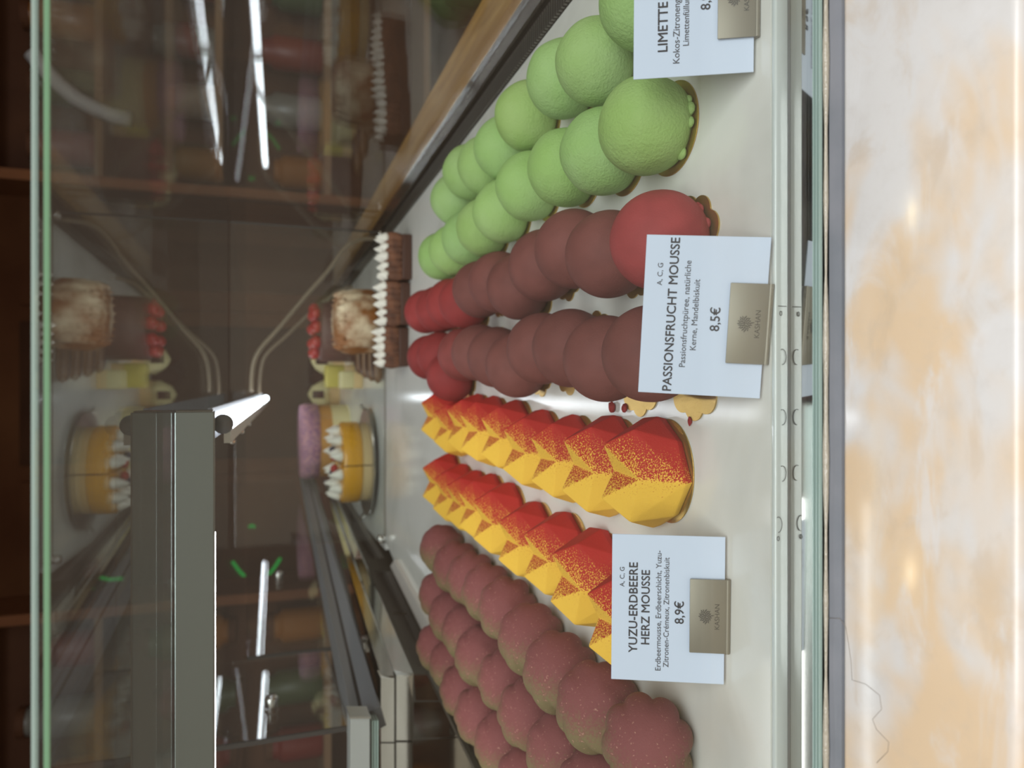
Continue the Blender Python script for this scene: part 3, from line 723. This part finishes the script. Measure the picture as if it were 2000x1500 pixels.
# lemon cake with meringue dollops, cut in two, on a steel plate
DC = 1.80
cc = atd(738,908,DC); cc = Vector((cc.x, 0, 0)); x0, x1 = atd(715,988,DC-0.08).x, atd(715,828,DC-0.08).x
rC = (x1-x0)/2; cc = Vector(((x0+x1)/2, DC+0.0, 0)); zp = 0.016
pl = thing('cake_plate', (cc.x,cc.y,0), 'round steel cake plate under the yellow cake', 'plate')
MB().lathe([(0,0.006),(rC*0.5,0.006),(rC*0.5,0),(rC*0.55,0),(rC*0.55,0.006),(rC*1.36,0.011),(rC*1.38,0.013),(rC*1.36,0.0145),(rC*1.2,0.013),(0,0.013)],56,cc).build('plate', STEEL, pl, 'auto')
for sx_ in (-1,1):
    hx = cc.x+sx_*rC*1.32; MB().tube([(hx,cc.y-0.012,0.014),(hx+sx_*0.012,cc.y-0.012,0.024),(hx+sx_*0.012,cc.y+0.012,0.024),(hx,cc.y+0.012,0.014)],0.0025,8).build('handle', STEEL, pl, True)
for sx_, lab in ((1,'right half of the yellow glazed lemon cake with meringue dollops'),(-1,'left half of the yellow glazed lemon cake with meringue dollops')):
    t = thing('lemon_cake_half', (cc.x+sx_*0.002,cc.y,0.013), lab, 'cake', 'lemon cake halves')
    o_ = Vector((cc.x+sx_*0.0015,cc.y,0.013)); a0, a1 = (-math.pi/2, math.pi/2) if sx_ > 0 else (math.pi/2, 1.5*math.pi)
    MB().lathe([(0,0),(rC*0.97,0),(rC*0.97,0.020),(0,0.020)],28,o_,a0,a1).build('sponge_base', SPONGE, t, 'auto')
    MB().lathe([(0,0.020),(rC*0.99,0.020),(rC,0.024),(rC,0.056),(rC*0.97,0.061),(rC*0.90,0.063),(0,0.063)],28,o_,a0,a1).build('lemon_glaze', YELLOW, t, 'auto')
    for rr, n_ in ((rC*0.80,6),(rC*0.52,3)):
        for i in range(n_):
            a = a0+(a1-a0)*(i+0.5)/n_; pk = MB(); peak(pk,(o_.x+rr*math.cos(a),o_.y+rr*math.sin(a),o_.z+0.062),0.0125,0.031,12); pk.build('meringue_dollop', WHITE, t, True)
    for i in range(2):
        q = MB().ball((o_.x+sx_*(0.012+0.014*i),o_.y-0.01+0.03*i,o_.z+0.075),0.010,12,8,(1,1,0.9),noise_fn(i+60,0.12)); q.build('raspberry', REDBERRY if i == 0 else mat('blueberry',(50,40,66),0.5), t, True)
# confetti cake behind
c1 = atd(650,860,2.25); rr = (atd(640,790,2.2).x-atd(640,932,2.2).x)/2; c1.z = 0
t = thing('confetti_cake', c1, 'pink sprinkle topped cake behind the yellow cake', 'cake')
MB().lathe([(0,0),(rr,0),(rr,0.05),(0,0.05)],40,c1).build('cream_layer', PALE, t, 'auto')
MB().lathe([(0,0.05),(rr,0.05),(rr,0.085),(0,0.085)],40,c1).build('caramel_layer', mat('caramel',(196,140,66),0.5), t, 'auto')
MB().lathe([(0,0.085),(rr*1.02,0.085),(rr*1.03,0.12),(rr*0.98,0.135),(0,0.138)],48,c1,wob=lambda a,z:1+0.02*math.sin(14*a)).build('sprinkle_top', PINKCONF, t, True)
# berry cake
c2 = atd(690,650,2.0); c2.z = 0
t = thing('berry_cake', c2, 'dark chocolate cake topped with red strawberries behind the meringue cake', 'cake')
MB().lathe([(0,0),(0.075,0),(0.078,0.01),(0.078,0.10),(0.072,0.106),(0,0.106)],40,c2,wob=lambda a,z:1+0.02*math.sin(16*a)).build('chocolate_body', mat('cocoa',(96,58,48),0.6), t, True)
for i in range(9):
    a = 2*math.pi*i/9; q = MB().ball((c2.x+0.058*math.cos(a),c2.y+0.058*math.sin(a),0.116),0.017,12,8,(1,1,1.1),lambda d:1-0.25*max(0,d.z)); q.build('strawberry', REDBERRY, t, True)
# lemon petits fours and cream tarts
for (px,py,D,s_,m_,lab) in ((662,735,2.1,0.030,LEMON,'yellow iced cube cake next to the berry cake'),(692,742,1.95,0.022,PALE,'pale cream cube cake in front of the yellow cube')):
    p = atd(px,py,D); p.z = 0
    t = thing('cube_cake', p, lab, 'cake', 'small cube cakes')
    MB().bbox((p.x-s_,p.y-s_,0),(p.x+s_,p.y+s_,s_*1.2),0.003,2).build('cake_base', SPONGE, t, 'auto')
    MB().bbox((p.x-s_*1.04,p.y-s_*1.04,s_*0.9),(p.x+s_*1.04,p.y+s_*1.04,s_*2.6),0.006,3).build('icing', m_, t, 'auto')
for (px,py,D,lab) in ((640,770,2.46,'cream tart with chocolate tab right of the confetti cake'),(628,705,2.35,'cream tart with chocolate tab behind the yellow cube cake')):
    p = atd(px,py,D); p.z = 0
    t = thing('cream_tart', p, lab, 'tart', 'cream tarts')
    MB().lathe([(0,0),(0.04,0),(0.046,0.03),(0.042,0.03),(0,0.026)],28,p).build('tart_shell', SPONGE, t, 'auto')
    MB().lathe([(0,0.024),(0.040,0.03),(0.044,0.05),(0.038,0.065),(0.026,0.082),(0.004,0.095),(0,0.095)],24,p,wob=lambda a,z:1+0.07*math.sin(6*a+z*70)).build('whipped_cream', PALE, t, True)
    MB().bbox((p.x-0.012,p.y-0.048,0.05),(p.x+0.012,p.y-0.044,0.085),0.001,1).build('chocolate_tab', CHOC, t)

# bent acrylic guard rods
def rod(pts, D, r, lab):
    P = [atd(px,py,D) for px,py in pts]; Q = []
    for i in range(len(P)-1):
        for k in range(6):
            u = k/6; p0, p1, p2, p3 = P[max(i-1,0)],P[i],P[i+1],P[min(i+2,len(P)-1)]
            Q.append(0.5*((2*p1)+(p2-p0)*u+(2*p0-5*p1+4*p2-p3)*u*u+(3*p1-p0-3*p2+p3)*u**3))
    Q.append(P[-1])
    t = MB().tube(Q,r,10).build('bent_guard_rod', ACRYL, None, True); tag(t, lab, 'rod', 'bent guard rods')
rod([(741,466),(700,468),(672,486),(640,530),(600,575),(545,640),(508,682),(494,715),(490,765)],1.66,0.0045,'nearer bent clear rod rising from the deck corner')
rod([(690,560),(660,568),(640,585),(615,602),(560,655),(522,690),(510,720),(506,770)],2.12,0.004,'farther bent clear rod behind the toasted meringue cake')

# ------------------------------------------------------------------ shop beyond the case (out of focus)
def shelf_unit(x, y, w_, h_, lab, n, m_):
    t = thing('shop_shelf', (x,y,FLOOR_Z), lab, 'shelf')
    for s_ in (-1,1): MB().box((x+s_*w_/2-0.02,y,FLOOR_Z),(x+s_*w_/2+0.02,y+0.3,FLOOR_Z+h_)).build('upright', m_, t)
    for k in range(n):
        z = FLOOR_Z+0.05+(h_-0.1)*k/(n-1); MB().box((x-w_/2+0.02,y,z),(x+w_/2-0.02,y+0.3,z+0.03)).build('shelf_board', TERRA, t)
    MB().box((x-w_/2+0.02,y+0.28,FLOOR_Z),(x+w_/2-0.02,y+0.3,FLOOR_Z+h_)).build('back_panel', SHOPDARK2, t)
    return t, [FLOOR_Z+0.05+(h_-0.1)*k/(n-1)+0.03 for k in range(n)]
jm = [mat('jar_amber',(150,96,40),0.3), mat('jar_grey',(128,128,122),0.3), mat('jar_red',(120,40,34),0.4), mat('jar_green',(70,90,60),0.4)]
JN = ['amber','grey','dark red','green']
SN = ['top','second','third','fourth','bottom']
for (x,w_,lab,u_) in ((1.35,1.1,'tall brown shelf unit beyond the right side pane','right'),(-1.45,1.1,'tall brown shelf unit beyond the staff side doors','left')):
    t, zs = shelf_unit(x, 3.3, w_, 2.3, lab, 6, SHOPDARK)
    for si, z in enumerate(zs[2:5]):
        for k in range(4):
            q = (k+si*3+(1 if u_ == 'left' else 0)) % 4; jx = x-w_/2+0.14+k*0.26+random.uniform(-0.02,0.02)
            j = thing('storage_jar', (jx,3.42,z), '%s jar, %s from left on %s shelf of the %s brown unit' % (JN[q], ['first','second','third','fourth'][k], ['lower','middle','upper'][si], u_), 'jar', 'jars on the %s unit' % u_)
            hh = random.uniform(0.16,0.26)
            MB().lathe([(0,0),(0.07,0),(0.075,0.01),(0.075,hh*0.8),(0.055,hh*0.9),(0.055,hh),(0,hh)],20).build('jar_body', jm[q], j, 'auto', world=False)
            MB().lathe([(0,hh),(0.06,hh),(0.06,hh+0.03),(0,hh+0.035)],20).build('lid', SHOPDARK2, j, 'auto', world=False)
# curved white tube standing in for a ring lamp's reflection in the glass
ap = [atd(px,py,3.265) for px,py in ((62,104),(85,132),(115,165),(150,193),(185,212),(220,226),(256,234))]
tag(MB().tube(ap,0.030,12).build('white_arc_reflection', mat('reflection_white',(205,208,210),0.5), None, True), 'curved white tube standing for a ring lamp reflection, before the right brown shelf unit', 'reflection stand-in')
# green neon strips: glowing tubes standing in for green light reflected in the glass
def glint(pts, D, lab):
    tag(MB().tube([atd(px,py,D) for px,py in pts],0.009,8).build('green_glint_strip', GLINT, None, True), lab, 'neon stand-in', 'green neon stand-ins')
glint([(196,1128),(215,1132),(240,1130)],BACK_Y-0.045,'uppermost short green neon line standing for a reflection, at the back wall')
glint([(180,1152),(195,1165),(215,1175),(240,1188),(268,1198)],BACK_Y-0.045,'falling green neon line standing for a reflection, at the back wall')
glint([(205,1238),(225,1248),(270,1246),(300,1240),(335,1232)],BACK_Y-0.045,'long lowest green neon line standing for a reflection, at the back wall')
glint([(486,1030),(492,1026),(498,1030)],BACK_Y-0.045,'tiny green neon dash standing for a reflection, low behind the case')
glint([(522,1125),(535,1110),(548,1090)],BACK_Y-0.045,'slanted green neon dash standing for a reflection, behind the case')
glint([(540,1146),(552,1144)],BACK_Y-0.045,'shortest green neon dash standing for a reflection, near the door rail')
glint([(480,1222),(492,1214),(498,1224)],BACK_Y-0.045,'hooked green neon dash standing for a reflection, left of the others')

# sliding glass doors on the staff side, with knobs
def door(xa, ya, xb, yb, z0, z1, lab, kn):
    t = thing('sliding_glass_door', ((xa+xb)/2,(ya+yb)/2,z0), lab, 'glass door', 'sliding glass doors')
    d = Vector((xb-xa,yb-ya,0)).normalized(); s_ = Vector((-d.y,d.x,0))*0.003
    A, B = Vector((xa,ya,z0)), Vector((xb,yb,z0)); h_ = Vector((0,0,z1-z0))
    MB().hexa([A-s_,B-s_,B+s_,A+s_,A-s_+h_,B-s_+h_,B+s_+h_,A+s_+h_]).build('pane', GLASS, t)
    MB().hexa([A-s_,A+d*0.004-s_,A+d*0.004+s_,A+s_,A-s_+h_,A+d*0.004-s_+h_,A+d*0.004+s_+h_,A+s_+h_]).build('edge_trim', BLACKGAP, t)
    k = A.lerp(B,kn)+Vector((0,0,(z1-z0)*0.55)); nx = Vector((d.y,-d.x,0))
    MB().tube([k, k+nx*0.004, k+nx*0.012, k+nx*0.016],[0.008,0.008,0.010,0.007],14).build('knob', STEEL, t, True)
P1, P2, P3 = atd(690,1404,1.0), atd(660,1257,1.30), atd(590,930,2.4)
door(P1.x-0.012,P1.y,P2.x-0.012,P2.y, P1.z+0.004, topz(1.1)-0.004, 'sliding glass door with knob nearest the viewer', 0.35)
door(P2.x-0.012,P2.y+0.01,P3.x-0.012,P3.y, P2.z+0.004, topz(2.4)-0.006, 'sliding glass door farther back toward the tube lamp end', 0.3)
